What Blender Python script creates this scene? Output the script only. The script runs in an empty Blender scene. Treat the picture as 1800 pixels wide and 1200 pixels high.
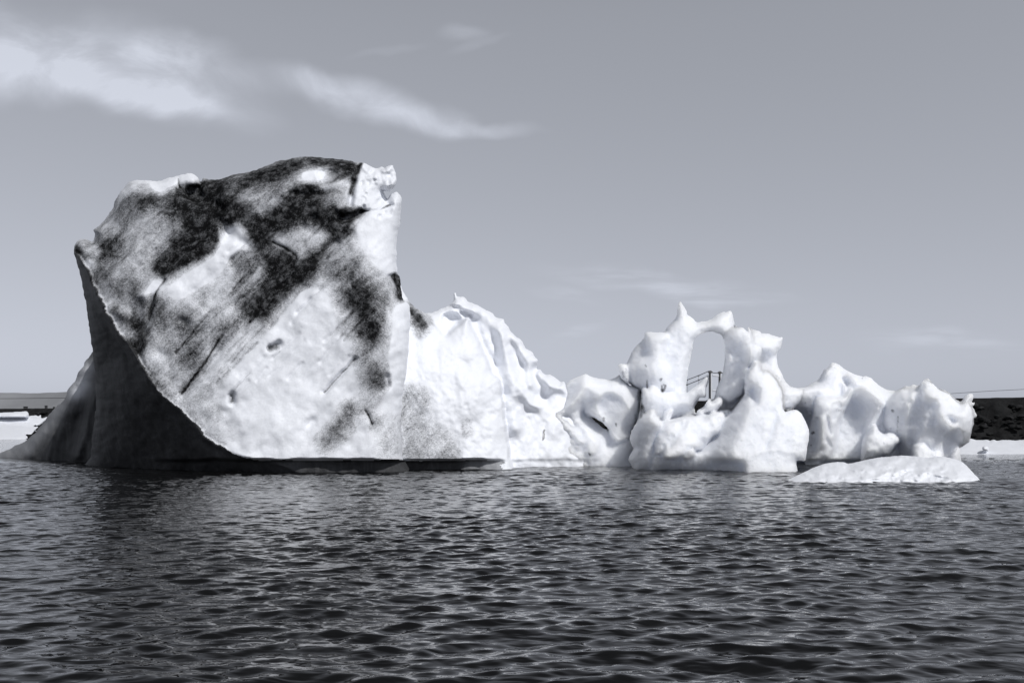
import bpy, math, random
import numpy as np
from mathutils import Vector, Matrix

random.seed(7)
rng = np.random.default_rng(11)
SC = bpy.context.scene
COL = SC.collection
F = 1559.0      # focal length in photo pixels
CXP, HZ = 900.0, 748.0   # principal column, horizon row
EYE = 2.2

# ------------------------------------------------------------------ helpers
def tag(o, label=None, cat=None, group=None, kind=None):
    if label: o['label'] = label
    if cat: o['category'] = cat
    if group: o['group'] = group
    if kind: o['kind'] = kind
    return o

def at(px, py, Y):
    return Vector(((px-CXP)/F*Y, Y, EYE-(py-HZ)/F*Y))

def link(name, me, mat, parent=None):
    o = bpy.data.objects.new(name, me)
    COL.objects.link(o)
    if mat: me.materials.append(mat)
    if parent:
        o.parent = parent
        o.matrix_parent_inverse = parent.matrix_world.inverted()
    return o

def empty(name, loc):
    o = bpy.data.objects.new(name, None)
    COL.objects.link(o)
    o.location = loc
    o.empty_display_size = 0.3
    bpy.context.view_layer.update()
    return o

def mesh_np(name, V, Q, sharp=None):
    me = bpy.data.meshes.new(name)
    V = np.asarray(V, np.float32); Q = np.asarray(Q, np.int32)
    k = Q.shape[1]
    me.vertices.add(len(V)); me.vertices.foreach_set('co', V.ravel())
    me.loops.add(Q.size); me.loops.foreach_set('vertex_index', Q.ravel())
    me.polygons.add(len(Q))
    me.polygons.foreach_set('loop_start', np.arange(0, Q.size, k, dtype=np.int32))
    me.polygons.foreach_set('use_smooth', np.ones(len(Q), bool))
    me.update(calc_edges=True); me.validate()
    if sharp: me.set_sharp_from_angle(angle=math.radians(sharp))
    return me

# ---- noise
def _h(ix, iy, s):
    n = (ix.astype(np.int64)*374761393 + iy.astype(np.int64)*668265263 + s*974711) & 0x7fffffff
    n = ((n ^ (n >> 13))*1274126177) & 0x7fffffff
    n = (n ^ (n >> 16)) & 0xffffff
    return n/float(0xffffff)

def vn(x, y, s=0):
    ix = np.floor(x); iy = np.floor(y); fx = x-ix; fy = y-iy
    fx = fx*fx*fx*(fx*(fx*6-15)+10); fy = fy*fy*fy*(fy*(fy*6-15)+10)
    a = _h(ix, iy, s); b = _h(ix+1, iy, s); c = _h(ix, iy+1, s); d = _h(ix+1, iy+1, s)
    return (a+(b-a)*fx)*(1-fy)+(c+(d-c)*fx)*fy

def fbm(x, y, s=0, oct=4, gain=.5):
    t = 0; a = 1; n = 0
    for i in range(oct):
        cs, sn = math.cos(i*1.1), math.sin(i*1.1)
        t = t+a*(vn((x*cs-y*sn)*2**i+i*13.7, (x*sn+y*cs)*2**i-i*7.3, s+i*31)-.5)*2
        n += a; a *= gain
    return t/n

def worley(x, y, s=0):
    ix = np.floor(x); iy = np.floor(y)
    best = np.full(x.shape, 9.0)
    for dx in (-1, 0, 1):
        for dy in (-1, 0, 1):
            cx = ix+dx; cy = iy+dy
            px = cx+.15+.7*_h(cx, cy, s); py = cy+.15+.7*_h(cx, cy, s+77)
            best = np.minimum(best, (px-x)**2+(py-y)**2)
    return np.sqrt(best)

def spline(P, n=5, closed=True, k=.75):
    P = np.asarray(P, float); N = len(P); out = []
    rngi = range(N if closed else N-1)
    for i in rngi:
        if closed: p0, p1, p2, p3 = P[(i-1) % N], P[i], P[(i+1) % N], P[(i+2) % N]
        else: p0, p1, p2, p3 = P[max(i-1, 0)], P[i], P[i+1], P[min(i+2, N-1)]
        for q in range(n):
            t = q/n
            c = .5*((2*p1)+(-p0+p2)*t+(2*p0-5*p1+4*p2-p3)*t*t+(-p0+3*p1-3*p2+p3)*t**3)
            l = p1+(p2-p1)*t
            out.append(k*c+(1-k)*l)
    if not closed: out.append(P[-1])
    return np.array(out)

def blur(a, r):
    r = int(r)
    if r < 1: return a.copy()
    for _ in range(2):
        for ax in (0, 1):
            pad = [(0, 0), (0, 0)]; pad[ax] = (r+1, r)
            c = np.cumsum(np.pad(a, pad, mode='edge'), axis=ax)
            n = a.shape[ax]
            hi = np.take(c, np.arange(2*r+1, 2*r+1+n), axis=ax)
            lo = np.take(c, np.arange(0, n), axis=ax)
            a = (hi-lo)/(2*r+1)
    return a

def smin(a, b, k):
    h = np.clip(.5+.5*(b-a)/k, 0, 1)
    return b+(a-b)*h-k*h*(1-h)

# ---- traced body: outline and depth on a fine lattice, turned into a closed solid
class Body:
    def __init__(s, x0, y0, x1, y1, step=1.4, rough=1.6, seed=0, rscale=14):
        s.step = step
        xs = np.arange(x0, x1+step, step); ys = np.arange(y0, y1+step, step)
        s.PX, s.PY = np.meshgrid(xs, ys)
        s.seed = seed
        s.WX = s.PX+rough*fbm(s.PX/rscale, s.PY/rscale, 900+seed, 4, .6)
        s.WY = s.PY+rough*fbm(s.PX/rscale+50, s.PY/rscale+9, 950+seed, 4, .6)
        s.S = np.full(s.PX.shape, 1e3); s.D = np.full(s.PX.shape, np.nan)
        s.dirt = np.zeros(s.PX.shape)  # ash and sediment, also painted light and shade; below zero it pales
        s.dk = 1.
    def sd(s, P, closed=True, n=4, margin=90, raw=False):
        P = spline(P, n, closed)
        X = s.PX if raw else s.WX; Y = s.PY if raw else s.WY
        out = np.full(X.shape, 1e3)
        m = (X > P[:, 0].min()-margin) & (X < P[:, 0].max()+margin) & (Y > P[:, 1].min()-margin) & (Y < P[:, 1].max()+margin)
        x = X[m]; y = Y[m]
        d = np.full(x.shape, 1e9); ins = np.zeros(x.shape, bool)
        N = len(P)
        for i in range(N if closed else N-1):
            a = P[i]; b = P[(i+1) % N]
            ex, ey = b-a; L = ex*ex+ey*ey+1e-9
            t = np.clip(((x-a[0])*ex+(y-a[1])*ey)/L, 0, 1)
            d = np.minimum(d, (x-a[0]-t*ex)**2+(y-a[1]-t*ey)**2)
            if closed and a[1] != b[1]:
                c = ((a[1] > y) != (b[1] > y)) & (x < ex*(y-a[1])/(b[1]-a[1])+a[0])
                ins ^= c
        d = np.sqrt(d)
        if closed: d = np.where(ins, -d, d)
        out[m] = d
        return out
    def soft(s, prof, t, w):
        q = blur(prof, max(1, round(w/(2.2*s.step))))
        m = t*t*(3-2*t)
        return prof*(1-m)+q*m
    def lobe(s, P, D0, gx=0, gy=0, h=1, w=30, k=.12, c=None, n=4, shape=2.0, rough=0, solid=True, extra=0):
        """an ice lobe: depth D0 at c, tilted gx, gy metres per pixel, bulging h metres towards the viewer within w pixels of its rim"""
        sd = s.sd(P, n=n)
        A = np.asarray(P, float)
        if c is None: c = A.mean(0)
        t = np.clip(-sd/w, 0, 1)
        prof = s.soft((1-(1-t)**shape)**(1/shape), t, w)
        d = D0+gx*(s.PX-c[0])+gy*(s.PY-c[1])-h*prof+extra
        if rough: d = d-rough*(fbm(s.PX/11, s.PY/11, s.seed+int(A[0, 0])) + .6*(worley(s.PX/13, s.PY/13, s.seed+5)))
        ins = sd < 0
        both = ins & ~np.isnan(s.D) & (s.S < 0)
        new = d.copy()
        if both.any(): new[both] = smin(s.D[both], d[both], k)
        take = (sd < s.S) & ~(s.S < 0)
        s.D = np.where(both | take, new, s.D)
        if solid: s.S = np.minimum(s.S, sd)
        return sd
    def hole(s, P):
        sd = s.sd(P); s.S = np.maximum(s.S, -sd)
        # rounded lip around the opening
        s.D = s.D+.5*np.exp(-(np.maximum(sd, 0)/7)**2)
    def dent(s, P, a, w=12, gx=0, gy=0, shape=2.0):
        sd = s.sd(P); t = np.clip(-sd/w, 0, 1); A = np.asarray(P, float).mean(0)
        prof = s.soft((1-(1-t)**shape)**(1/shape), t, w)
        s.D = s.D+np.where(sd < 0, a*prof+prof*(gx*(s.PX-A[0])+gy*(s.PY-A[1])), 0)
    def ridge(s, P, a, r, skew=0):
        d = s.sd(P, closed=False, margin=r*4)
        s.D = s.D-a*np.exp(-(d/r)**2)
    def stroke(s, P, r, a, lo=None):
        """a stain along a line; below zero it pales the colour"""
        if len(P) == 1: P = [P[0], (P[0][0]+.5, P[0][1])]
        d = s.sd(P, closed=False, margin=r*3)
        s.dirt = s.dirt+a*np.exp(-(d/r)**2)
    def build(s, name, mat, parent=None, thick=3., wb=80, back=None, split=None, sharp=48, soft=1):
        """split: (boolean field, name, material) - the cells of the field become a child mesh"""
        st = s.step
        gy, gx = np.gradient(s.S, st)
        g2 = np.maximum(gx*gx+gy*gy, .3)
        ins = s.S < 0
        cell = ins[:-1, :-1] | ins[1:, :-1] | ins[:-1, 1:] | ins[1:, 1:]
        used = np.zeros(ins.shape, bool)
        for a in (slice(None, -1), slice(1, None)):
            for b in (slice(None, -1), slice(1, None)):
                used[a, b] |= cell
        out = used & ~ins
        mv = np.where(out, np.clip(s.S, 0, 2*st), 0)
        px = s.PX-mv*gx/g2; py = s.PY-mv*gy/g2
        ok = ~np.isnan(s.D) & (s.S < 3)
        D = blur(np.where(ok, s.D, 0), soft)/np.maximum(blur(ok.astype(float), soft), 1e-3)
        D = np.where(ok, D, np.nanmean(s.D[ins]))
        t = np.clip(-s.S/wb, 0, 1)
        B = D+thick*np.sqrt(1-(1-t)**2)+.01
        rim = out.copy(); rim[0] |= used[0]; rim[-1] |= used[-1]; rim[:, 0] |= used[:, 0]; rim[:, -1] |= used[:, -1]
        def pts(Y): return np.stack([(px-CXP)/F*Y, Y, EYE-(py-HZ)/F*Y], -1)
        fi = np.full(ins.shape, -1); fi[used] = np.arange(used.sum())
        bi = fi.copy(); nb = used & ~rim
        bi[nb] = used.sum()+np.arange(nb.sum())
        V = np.concatenate([pts(D)[used], pts(B)[nb]])
        dirt = np.concatenate([s.dirt[used], s.dirt[nb]])*s.dk
        def quads(ix, c, flip):
            q = np.stack([ix[:-1, :-1][c], ix[1:, :-1][c], ix[1:, 1:][c], ix[:-1, 1:][c]], -1)
            return q[:, ::-1] if flip else q
        def make(nm, Q, m, par):
            u, inv = np.unique(Q, return_inverse=True)
            me = mesh_np(nm, V[u], inv.reshape(Q.shape), sharp)
            at_ = me.attributes.new('dirt', 'FLOAT', 'POINT')
            at_.data.foreach_set('value', dirt[u].astype(np.float32))
            return link(nm, me, m, par)
        if split is None:
            return make(name, np.concatenate([quads(fi, cell, False), quads(bi, cell, True)]), mat, parent)
        fld = split[0][:-1, :-1]
        o = make(name, np.concatenate([quads(fi, cell & ~fld, False), quads(bi, cell, True)]), mat, parent)
        c = make(split[1], quads(fi, cell & fld, False), split[2], o)
        return o, c

def crop(x0, y0, sc):
    return lambda L: [(x0+u/sc, y0+v/sc) for u, v in L]

# ------------------------------------------------------------------ materials
class NT:
    def __init__(s, tree): s.t = tree; s.n = tree.nodes; s.l = tree.links
    def node(s, ty, ins={}, **kw):
        n = s.n.new(ty)
        for k, v in kw.items(): setattr(n, k, v)
        for k, v in ins.items():
            if hasattr(v, 'bl_idname') or isinstance(v, bpy.types.NodeSocket): s.l.new(v, n.inputs[k])
            else: n.inputs[k].default_value = v
        return n
    def m(s, op, a, b=0., c=0., clamp=False):
        n = s.n.new('ShaderNodeMath'); n.operation = op; n.use_clamp = clamp
        for i, v in enumerate((a, b, c)):
            if isinstance(v, bpy.types.NodeSocket): s.l.new(v, n.inputs[i])
            else: n.inputs[i].default_value = v
        return n.outputs[0]
    def ss(s, v, lo, hi, a=0., b=1.):
        n = s.n.new('ShaderNodeMapRange'); n.interpolation_type = 'SMOOTHSTEP'
        s.l.new(v, n.inputs[0]) if isinstance(v, bpy.types.NodeSocket) else None
        for i, x in zip((1, 2, 3, 4), (lo, hi, a, b)): n.inputs[i].default_value = x
        return n.outputs[0]
    def mix(s, f, a, b):
        n = s.n.new('ShaderNodeMix'); n.data_type = 'RGBA'
        for i, v in ((0, f), (6, a), (7, b)):
            if isinstance(v, bpy.types.NodeSocket): s.l.new(v, n.inputs[i])
            else: n.inputs[i].default_value = v
        return n.outputs[2]

def g(v, t=1.0):   # neutral grey with the cool cast of the toned print
    return (v*.97*t, v*.99*t, v*1.04*t, 1)

def new_mat(name):
    m = bpy.data.materials.new(name); m.use_nodes = True
    nt = NT(m.node_tree); p = m.node_tree.nodes['Principled BSDF']
    return m, nt, p

def ice_mat(name, base, rough=.45, dirty=True, bump=.35, dirtcol=.007, streak=False, spec=.35, sss=0.0, var=.06):
    m, nt, p = new_mat(name)
    tc = nt.node('ShaderNodeTexCoord').outputs['Object']
    n1 = nt.node('ShaderNodeTexNoise', {'Vector': tc, 'Scale': 1.3, 'Detail': 6, 'Roughness': .6}).outputs[0]
    n2 = nt.node('ShaderNodeTexNoise', {'Vector': tc, 'Scale': 9., 'Detail': 5, 'Roughness': .7}).outputs[0]
    n3 = nt.node('ShaderNodeTexNoise', {'Vector': tc, 'Scale': 17., 'Detail': 3, 'Roughness': .6}).outputs[0]
    col = nt.mix(nt.ss(nt.m('ADD', nt.m('MULTIPLY', n1, .6), nt.m('MULTIPLY', n2, .4)), .35, .65), g(base*(1-var)), g(base))
    if dirty:
        a = nt.node('ShaderNodeAttribute', attribute_name='dirt').outputs['Fac']
        big = nt.node('ShaderNodeTexNoise', {'Vector': tc, 'Scale': .9, 'Detail': 7, 'Roughness': .66, 'Distortion': .8}).outputs[0]
        dg = nt.node('ShaderNodeMapping', {'Vector': tc, 'Rotation': (0, math.radians(47), 0)}).outputs[0]
        dg = nt.node('ShaderNodeMapping', {'Vector': dg, 'Scale': (.22, .6, 2.0)}).outputs[0]
        str_ = nt.node('ShaderNodeTexNoise', {'Vector': dg, 'Scale': 1.5, 'Detail': 3.5, 'Roughness': .6, 'Distortion': .35}).outputs[0]
        x = nt.m('ADD', nt.m('MULTIPLY', a, 1.05), nt.m('ADD', nt.m('MULTIPLY', nt.m('SUBTRACT', big, .5), 1.7), nt.m('MULTIPLY', nt.m('SUBTRACT', str_, .5), .75)))
        spk = nt.m('ADD', nt.m('MULTIPLY', n3, .75), nt.m('MULTIPLY', n2, .55))
        on = nt.ss(a, .02, .2)
        fac = nt.ss(nt.m('ADD', x, nt.m('MULTIPLY', nt.m('SUBTRACT', spk, .65), 1.8)), -.35, 1.35)
        fac = nt.m('MULTIPLY', fac, on)
        mid = nt.node('ShaderNodeTexNoise', {'Vector': tc, 'Scale': 2.6, 'Detail': 7, 'Roughness': .72}).outputs[0]
        dcol = nt.mix(nt.ss(nt.m('ADD', nt.m('MULTIPLY', n3, .35), nt.m('MULTIPLY', mid, .75)), .5, .76), g(dirtcol), g(.15))
        col = nt.mix(fac, col, dcol)
    if streak:
        mp = nt.node('ShaderNodeMapping', {'Vector': tc, 'Scale': (1.6, 1.6, .16)}).outputs[0]
        sn = nt.node('ShaderNodeTexNoise', {'Vector': mp, 'Scale': 1.6, 'Detail': 6, 'Roughness': .65}).outputs[0]
        col = nt.mix(nt.ss(sn, .4, .85), col, g(base*1.6))
        a = nt.node('ShaderNodeAttribute', attribute_name='dirt').outputs['Fac']
        col = nt.mix(nt.m('MULTIPLY', a, -1., clamp=True), col, g(.62))  # negative values paint paler light into the shade colour
    nt.l.new(col, p.inputs['Base Color'])
    p.inputs['Roughness'].default_value = rough
    p.inputs['Specular IOR Level'].default_value = spec
    if dirty: nt.l.new(nt.m('MULTIPLY', nt.m('SUBTRACT', 1., fac), spec), p.inputs['Specular IOR Level'])
    if sss:
        p.inputs['Subsurface Weight'].default_value = sss
        p.inputs['Subsurface Radius'].default_value = (1, 1, 1)
        p.inputs['Subsurface Scale'].default_value = .95
    hgt = nt.m('ADD', nt.m('MULTIPLY', n2, .6), nt.m('ADD', nt.m('MULTIPLY', n3, .25), n1))
    b = nt.node('ShaderNodeBump', {'Height': hgt, 'Strength': bump, 'Distance': .18})
    nt.l.new(b.outputs[0], p.inputs['Normal'])
    return m

M_snow = ice_mat('white_ice', .85, .5, True, .2)
M_block = ice_mat('dirty_ice', .84, .5, True, .2, var=.12)
M_arch = ice_mat('melting_ice', .9, .5, True, .45, spec=.3, sss=1.)
M_shade = ice_mat('shaded_ice', .046, .5, False, .3, streak=True, spec=.1, var=.3)  # near-black copy of the ice, its shade put into the base colour
M_floe = ice_mat('floe_ice', .86, .4, False, .25)

def rock_mat(name, lo, hi, scale=.8, bump=.8):
    m, nt, p = new_mat(name)
    tc = nt.node('ShaderNodeTexCoord').outputs['Object']
    n = nt.node('ShaderNodeTexNoise', {'Vector': tc, 'Scale': scale, 'Detail': 8, 'Roughness': .7}).outputs[0]
    v = nt.node('ShaderNodeTexVoronoi', {'Vector': tc, 'Scale': scale*1.2}).outputs['Distance']
    x = nt.m('ADD', n, nt.m('MULTIPLY', v, .25))
    nt.l.new(nt.mix(nt.ss(x, .4, .95), g(lo), g(hi)), p.inputs['Base Color'])
    p.inputs['Roughness'].default_value = .9
    p.inputs['Specular IOR Level'].default_value = .2
    b = nt.node('ShaderNodeBump', {'Height': x, 'Strength': bump, 'Distance': .5})
    nt.l.new(b.outputs[0], p.inputs['Normal'])
    return m

M_bank = rock_mat('basalt_bank', .005, .018)
M_hill = rock_mat('far_hill', .2, .26, .004, .2)
M_bould = rock_mat('boulder', .006, .03, .5)

def plain(name, v, rough=.6, metal=0., noise=.25):
    m, nt, p = new_mat(name)
    tc = nt.node('ShaderNodeTexCoord').outputs['Object']
    n = nt.node('ShaderNodeTexNoise', {'Vector': tc, 'Scale': 3., 'Detail': 5, 'Roughness': .6}).outputs[0]
    nt.l.new(nt.mix(nt.ss(n, .3, .7), g(v*(1-noise)), g(v)), p.inputs['Base Color'])
    p.inputs['Roughness'].default_value = rough; p.inputs['Metallic'].default_value = metal
    return m
M_white = plain('white_paint', .8, .5, 0, .06)
M_dark = plain('dark_steel_and_shade', .035, .5)
M_conc = plain('concrete', .05, .8)

def water_mat():
    m, nt, p = new_mat('lagoon_water')
    tc = nt.node('ShaderNodeTexCoord').outputs['Object']
    mp = nt.node('ShaderNodeMapping', {'Vector': tc, 'Scale': (.55, 1.25, 1)}).outputs[0]
    n1 = nt.node('ShaderNodeTexNoise', {'Vector': mp, 'Scale': 4.2, 'Detail': 1.5, 'Roughness': .55, 'Distortion': .4}).outputs[0]
    n2 = nt.node('ShaderNodeTexNoise', {'Vector': mp, 'Scale': 15., 'Detail': 2, 'Roughness': .5}).outputs[0]
    h = nt.m('ADD', n1, nt.m('MULTIPLY', n2, .04))
    b = nt.node('ShaderNodeBump', {'Height': h, 'Strength': .4, 'Distance': .08})
    nt.l.new(b.outputs[0], p.inputs['Normal'])
    p.inputs['Base Color'].default_value = g(.004)
    p.inputs['Roughness'].default_value = .01
    p.inputs['IOR'].default_value = 1.45
    return m
M_water = water_mat()

# ------------------------------------------------------------------ the iceberg
berg = empty('iceberg', (0, 46, 0))
tag(berg, 'huge floating iceberg, ash-stained block on its left, white arch on its right', 'iceberg')
s_ = .027

# ---- 1. the tall ash-stained block ------------------------------------------------
K = crop(40, 240, 2)
b = Body(110, 262, 740, 862, 1.4, 2.2, 1)
sil = [(130, 440), (132, 428), (140, 421), (152, 420), (162, 424), (167, 412), (165, 405), (172, 398), (185, 385), (195, 372), (202, 355), (212, 338), (222, 325), (232, 319), (250, 317), (282, 318), (305, 311), (322, 306), (335, 305), (347, 312), (352, 320), (357, 312), (365, 315), (378, 317), (395, 313), (420, 305), (450, 299), (480, 287), (505, 280), (530, 275), (560, 277), (600, 280), (622, 285), (634, 286), (645, 291), (655, 295), (664, 295), (672, 292), (678, 296), (683, 291), (686, 297), (691, 300), (692, 308), (695, 314), (691, 322), (690, 331), (687, 337), (681, 335), (674, 337), (678, 345), (682, 351), (686, 343), (692, 340), (698, 338), (704, 345), (706, 355), (703, 390), (698, 420), (697, 450), (700, 480), (704, 500), (707, 522), (716, 531), (721, 545), (720, 580), (718, 610), (715, 650), (710, 680), (705, 720), (706, 760), (708, 805), (708, 880), (150, 880), (158, 805), (164, 760), (168, 720), (168, 680), (166, 640), (163, 620), (158, 580), (152, 540), (145, 500), (136, 465)]
b.lobe(sil, 43.0, .0012, -.0065, 1.7, 42, c=(450, 800), n=3, shape=1.6)
X, Y = b.PX, b.PY
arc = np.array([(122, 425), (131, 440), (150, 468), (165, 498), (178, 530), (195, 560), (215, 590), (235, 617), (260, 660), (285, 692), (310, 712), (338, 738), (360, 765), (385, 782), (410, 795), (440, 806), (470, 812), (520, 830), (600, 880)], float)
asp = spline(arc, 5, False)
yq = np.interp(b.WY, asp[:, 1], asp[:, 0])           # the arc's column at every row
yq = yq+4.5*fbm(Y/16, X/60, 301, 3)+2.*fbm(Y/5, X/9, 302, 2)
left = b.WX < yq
da = np.abs(b.sd(arc, closed=False, margin=420))
under_d = np.where(left, da, 0)
b.D = b.D+under_d*.043
# facet of the upper left turned a little to the left, lip along the arc
fl = b.sd([(100, 300), (370, 300), (390, 390), (330, 450), (285, 500), (262, 540), (255, 620), (250, 700), (100, 700)])
b.D = b.D+np.where((fl < 0) & ~left, .55*np.minimum(-fl/14, 1)+np.clip(-fl-14, 0, 200)*.006, 0)+np.where(left, .55, 0)*np.clip((690-Y)/60, 0, 1)*np.clip(under_d/14, 0, 1)
# crest along the top of the right shoulder and grooves
for P, a, r in [([(640, 830), (800, 620), (960, 480), (1100, 370)], -.16, 7), ([(560, 920), (700, 760), (830, 610)], -.12, 6),
                ([(740, 440), (800, 400), (720, 330)], -.22, 10), ([(1060, 900), (1170, 780)], -.14, 4), ([(870, 640), (960, 560), (1050, 450)], -.10, 9),
                ([(1190, 95), (1165, 150), (1160, 190), (1150, 240)], -.5, 4), ([(490, 510), (455, 550), (445, 620), (430, 690)], -.35, 7),
                ([(690, 300), (715, 325), (720, 350)], -.3, 9), ([(940, 200), (1010, 205), (1100, 190), (1160, 160)], -.22, 6),
                ([(1120, 290), (1160, 285), (1195, 265)], -.35, 8), ([(1000, 290), (1060, 230), (1110, 180)], .2, 9),
                ([(430, 560), (480, 510)], .3, 14), ([(360, 640), (300, 600)], .2, 10), ([(560, 180), (640, 220), (700, 260)], -.3, 10),
                ([(640, 960), (700, 960), (760, 990)], .12, 12), ([(600, 160), (640, 150)], .3, 8)]:
    b.ridge(K(P), a, r)
for P, a, w in [([(570, 185), (620, 170), (640, 215), (610, 240), (575, 220)], .7, 9), ([(1030, 120), (1080, 110), (1110, 130), (1095, 160), (1050, 165)], .5, 9),
                
                ([(1280, 490), (1318, 478), (1326, 520), (1336, 572), (1312, 550), (1298, 515)], .6, 10),
                ([(1095, 250), (1130, 275), (1190, 255), (1195, 275), (1150, 300), (1105, 290)], .5, 6), ([(1000, 280), (1030, 265), (1040, 290), (1020, 305), (1003, 302)], .4, 6),
                ([(1240, 225), (1280, 215), (1300, 260), (1290, 285), (1260, 270)], .35, 10)]:
    b.dent(K(P), a*.7, w*1.5)
for P, a, r in [([(872, 742), (900, 730)], .38, 6), ([(735, 908), (738, 934)], .32, 5), ([(1280, 845), (1282, 872)], .35, 6), ([(560, 650), (575, 660)], .2, 8), ([(1010, 1010), (1020, 1000)], .15, 7), ([(690, 960), (720, 970)], .15, 9), ([(480, 760), (500, 770)], .2, 9)]:
    b.ridge(K(P), -a, r)
# the crumbly knob of the right shoulder
b.lobe(K([(1185, 95), (1200, 92), (1230, 108), (1255, 118), (1280, 106), (1302, 104), (1312, 150), (1304, 185), (1290, 196), (1265, 190), (1240, 205), (1215, 190), (1190, 215), (1165, 190), (1172, 150)]), 46.1, 0, -.004, .75, 16, rough=.4)
for q in range(26):
    u, v = rng.uniform(1170, 1310), rng.uniform(100, 280)
    b.dent(K([(u, v), (u+rng.uniform(8, 22), v+rng.uniform(-8, 8)), (u+rng.uniform(4, 18), v+rng.uniform(8, 20))]), rng.uniform(.1, .35), 6)
# weathering
up = np.clip((640-Y)/300, 0, 1)
rot = (X*.78-Y*.62), (X*.62+Y*.78)
b.D = b.D-np.where(left, 0, 1)*(.42*fbm(X/150, Y/150, 3, 3)+.11*fbm(X/42, Y/42, 5, 3)+(.02+.03*up)*fbm(X/13, Y/13, 8, 3)+.09*fbm(rot[1]/22, rot[0]/120, 15, 3))
b.D = b.D-np.where(left, 1, 0)*np.clip(under_d/20, 0, 1)*(.26*fbm(X/34+.5*vn(X/60, Y/60), Y/120, 21, 3)+.06*fbm(X/9, Y/30, 22, 3)+.5*fbm(X/110, Y/140, 24, 2))
# wave-cut notch at the old waterline
b.D = b.D+(.7+.35*fbm(X/45, Y/90, 46, 3))*np.clip((Y-807-2.6*fbm(X/38, Y/400, 40, 4))/2.2, 0, 1)*np.clip((X-250)/120, 0, 1)
# sediment, plus dark tone in the pits and the wedge hollow
for P, r, a in [([(640, 175), (720, 165), (860, 130), (950, 100), (1050, 88), (1150, 100)], 17, .75), ([(590, 200), (620, 215)], 18, .9), ([(520, 250), (580, 270), (630, 330)], 24, .75),
                ([(560, 190), (650, 230), (720, 240)], 22, .7), ([(660, 380), (620, 400), (560, 425), (500, 460)], 21, 1.0), ([(640, 330), (560, 390)], 26, .8),
                ([(700, 260), (760, 290), (830, 320), (900, 280), (1000, 200)], 19, .85), ([(1000, 190), (1090, 175), (1160, 120)], 15, .6),
                ([(820, 320), (850, 380), (920, 430), (960, 480)], 16, .8), ([(990, 470), (930, 500), (890, 560), (850, 620)], 20, .85), ([(790, 570), (840, 540), (900, 520)], 24, .4),
                ([(960, 480), (1040, 415), (1110, 340), (1190, 262)], 9, .6), ([(930, 320), (1000, 270), (1060, 250), (1120, 310)], 22, .7), ([(1100, 270), (1190, 262)], 10, .8), ([(1040, 300), (1105, 330)], 14, .6),
                ([(1050, 440), (1130, 470), (1200, 540), (1250, 580)], 40, .34), ([(1180, 590), (1210, 650)], 28, .4), ([(1150, 530), (1230, 500)], 40, .25),
                ([(1230, 690), (1200, 790), (1235, 880)], 22, .55), ([(1260, 830), (1285, 860)], 18, .5), ([(1150, 960), (1120, 1020), (1060, 1075)], 17, .65), ([(1210, 960), (1240, 1000)], 14, .3),
                ([(330, 390), (300, 380)], 20, .5), ([(400, 215), (450, 220)], 18, .5), ([(350, 260), (430, 240)], 22, .35), ([(270, 420), (290, 510), (340, 540)], 18, .4), ([(320, 610), (345, 640)], 13, .7),
                ([(400, 655), (425, 720), (390, 740)], 14, .7), ([(410, 560), (470, 600)], 20, .5), ([(560, 780), (600, 790)], 26, .5), ([(600, 690), (560, 650)], 22, .4), ([(700, 690), (760, 650), (820, 590)], 22, .38),
                ([(450, 830), (500, 880)], 20, .35), ([(760, 440), (830, 430), (900, 470)], 18, .5), ([(300, 330), (460, 330), (520, 420)], 70, .25), ([(260, 420), (400, 520), (420, 640)], 60, .25), ([(620, 560), (820, 480)], 60, .2), ([(500, 640), (620, 760), (560, 860)], 70, .22), ([(1000, 480), (1240, 640)], 70, .3),
                ([(1308, 492), (1322, 515), (1330, 560)], 7, 1.6), ([(872, 745), (892, 738)], 6, .8), ([(735, 908), (737, 930)], 5, .6), ([(1190, 95), (1165, 150), (1155, 200)], 4, .9), ([(700, 300), (900, 180), (1050, 130)], 70, .32), ([(1270, 240), (1295, 270)], 9, .5),
                ([(900, 160), (800, 200)], 30, .3), ([(620, 970), (700, 1000), (820, 1100)], 40, .12), ([(850, 900), (900, 1000)], 60, .08), ([(1330, 1000), (1290, 1090)], 30, .15), ([(185, 400), (240, 425)], 8, .5), ([(660, 890), (830, 690)], 12, .18), ([(560, 910), (700, 730)], 9, .16)]:
    b.stroke(K(P), r, a)
for P, r, a in [([(1000, 140), (1040, 130)], 16, -.8), ([(1060, 180), (1130, 160)], 8, -.6), ([(1230, 130), (1290, 150)], 30, -.9), ([(1230, 260), (1300, 340), (1290, 420)], 34, -.7), ([(430, 555), (470, 520)], 12, -.8),
                ([(480, 170), (600, 140)], 14, -.6), ([(730, 370), (640, 460), (540, 540)], 26, -.65), ([(960, 340), (870, 410)], 12, -.35), ([(1330, 620), (1340, 760), (1320, 900)], 22, -.6), ([(1030, 580), (1000, 760), (1080, 800)], 46, -.5),
                ([(330, 650), (300, 600)], 9, -.4), ([(260, 400), (240, 440)], 10, -.6), ([(760, 320), (700, 410)], 12, -.6), ([(800, 860), (900, 1050)], 60, -.3)]:
    b.stroke(K(P), r, a)
b.stroke([(p[0]+4, p[1]-2) for p in arc[:14:1]], 7, .22)  # tones the lit rim along the arc down in the colour
b.stroke([(318, 745), (350, 775), (390, 800), (440, 815)], 22, -.1)  # fades the painted shade out towards the foot of the arc
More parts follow.
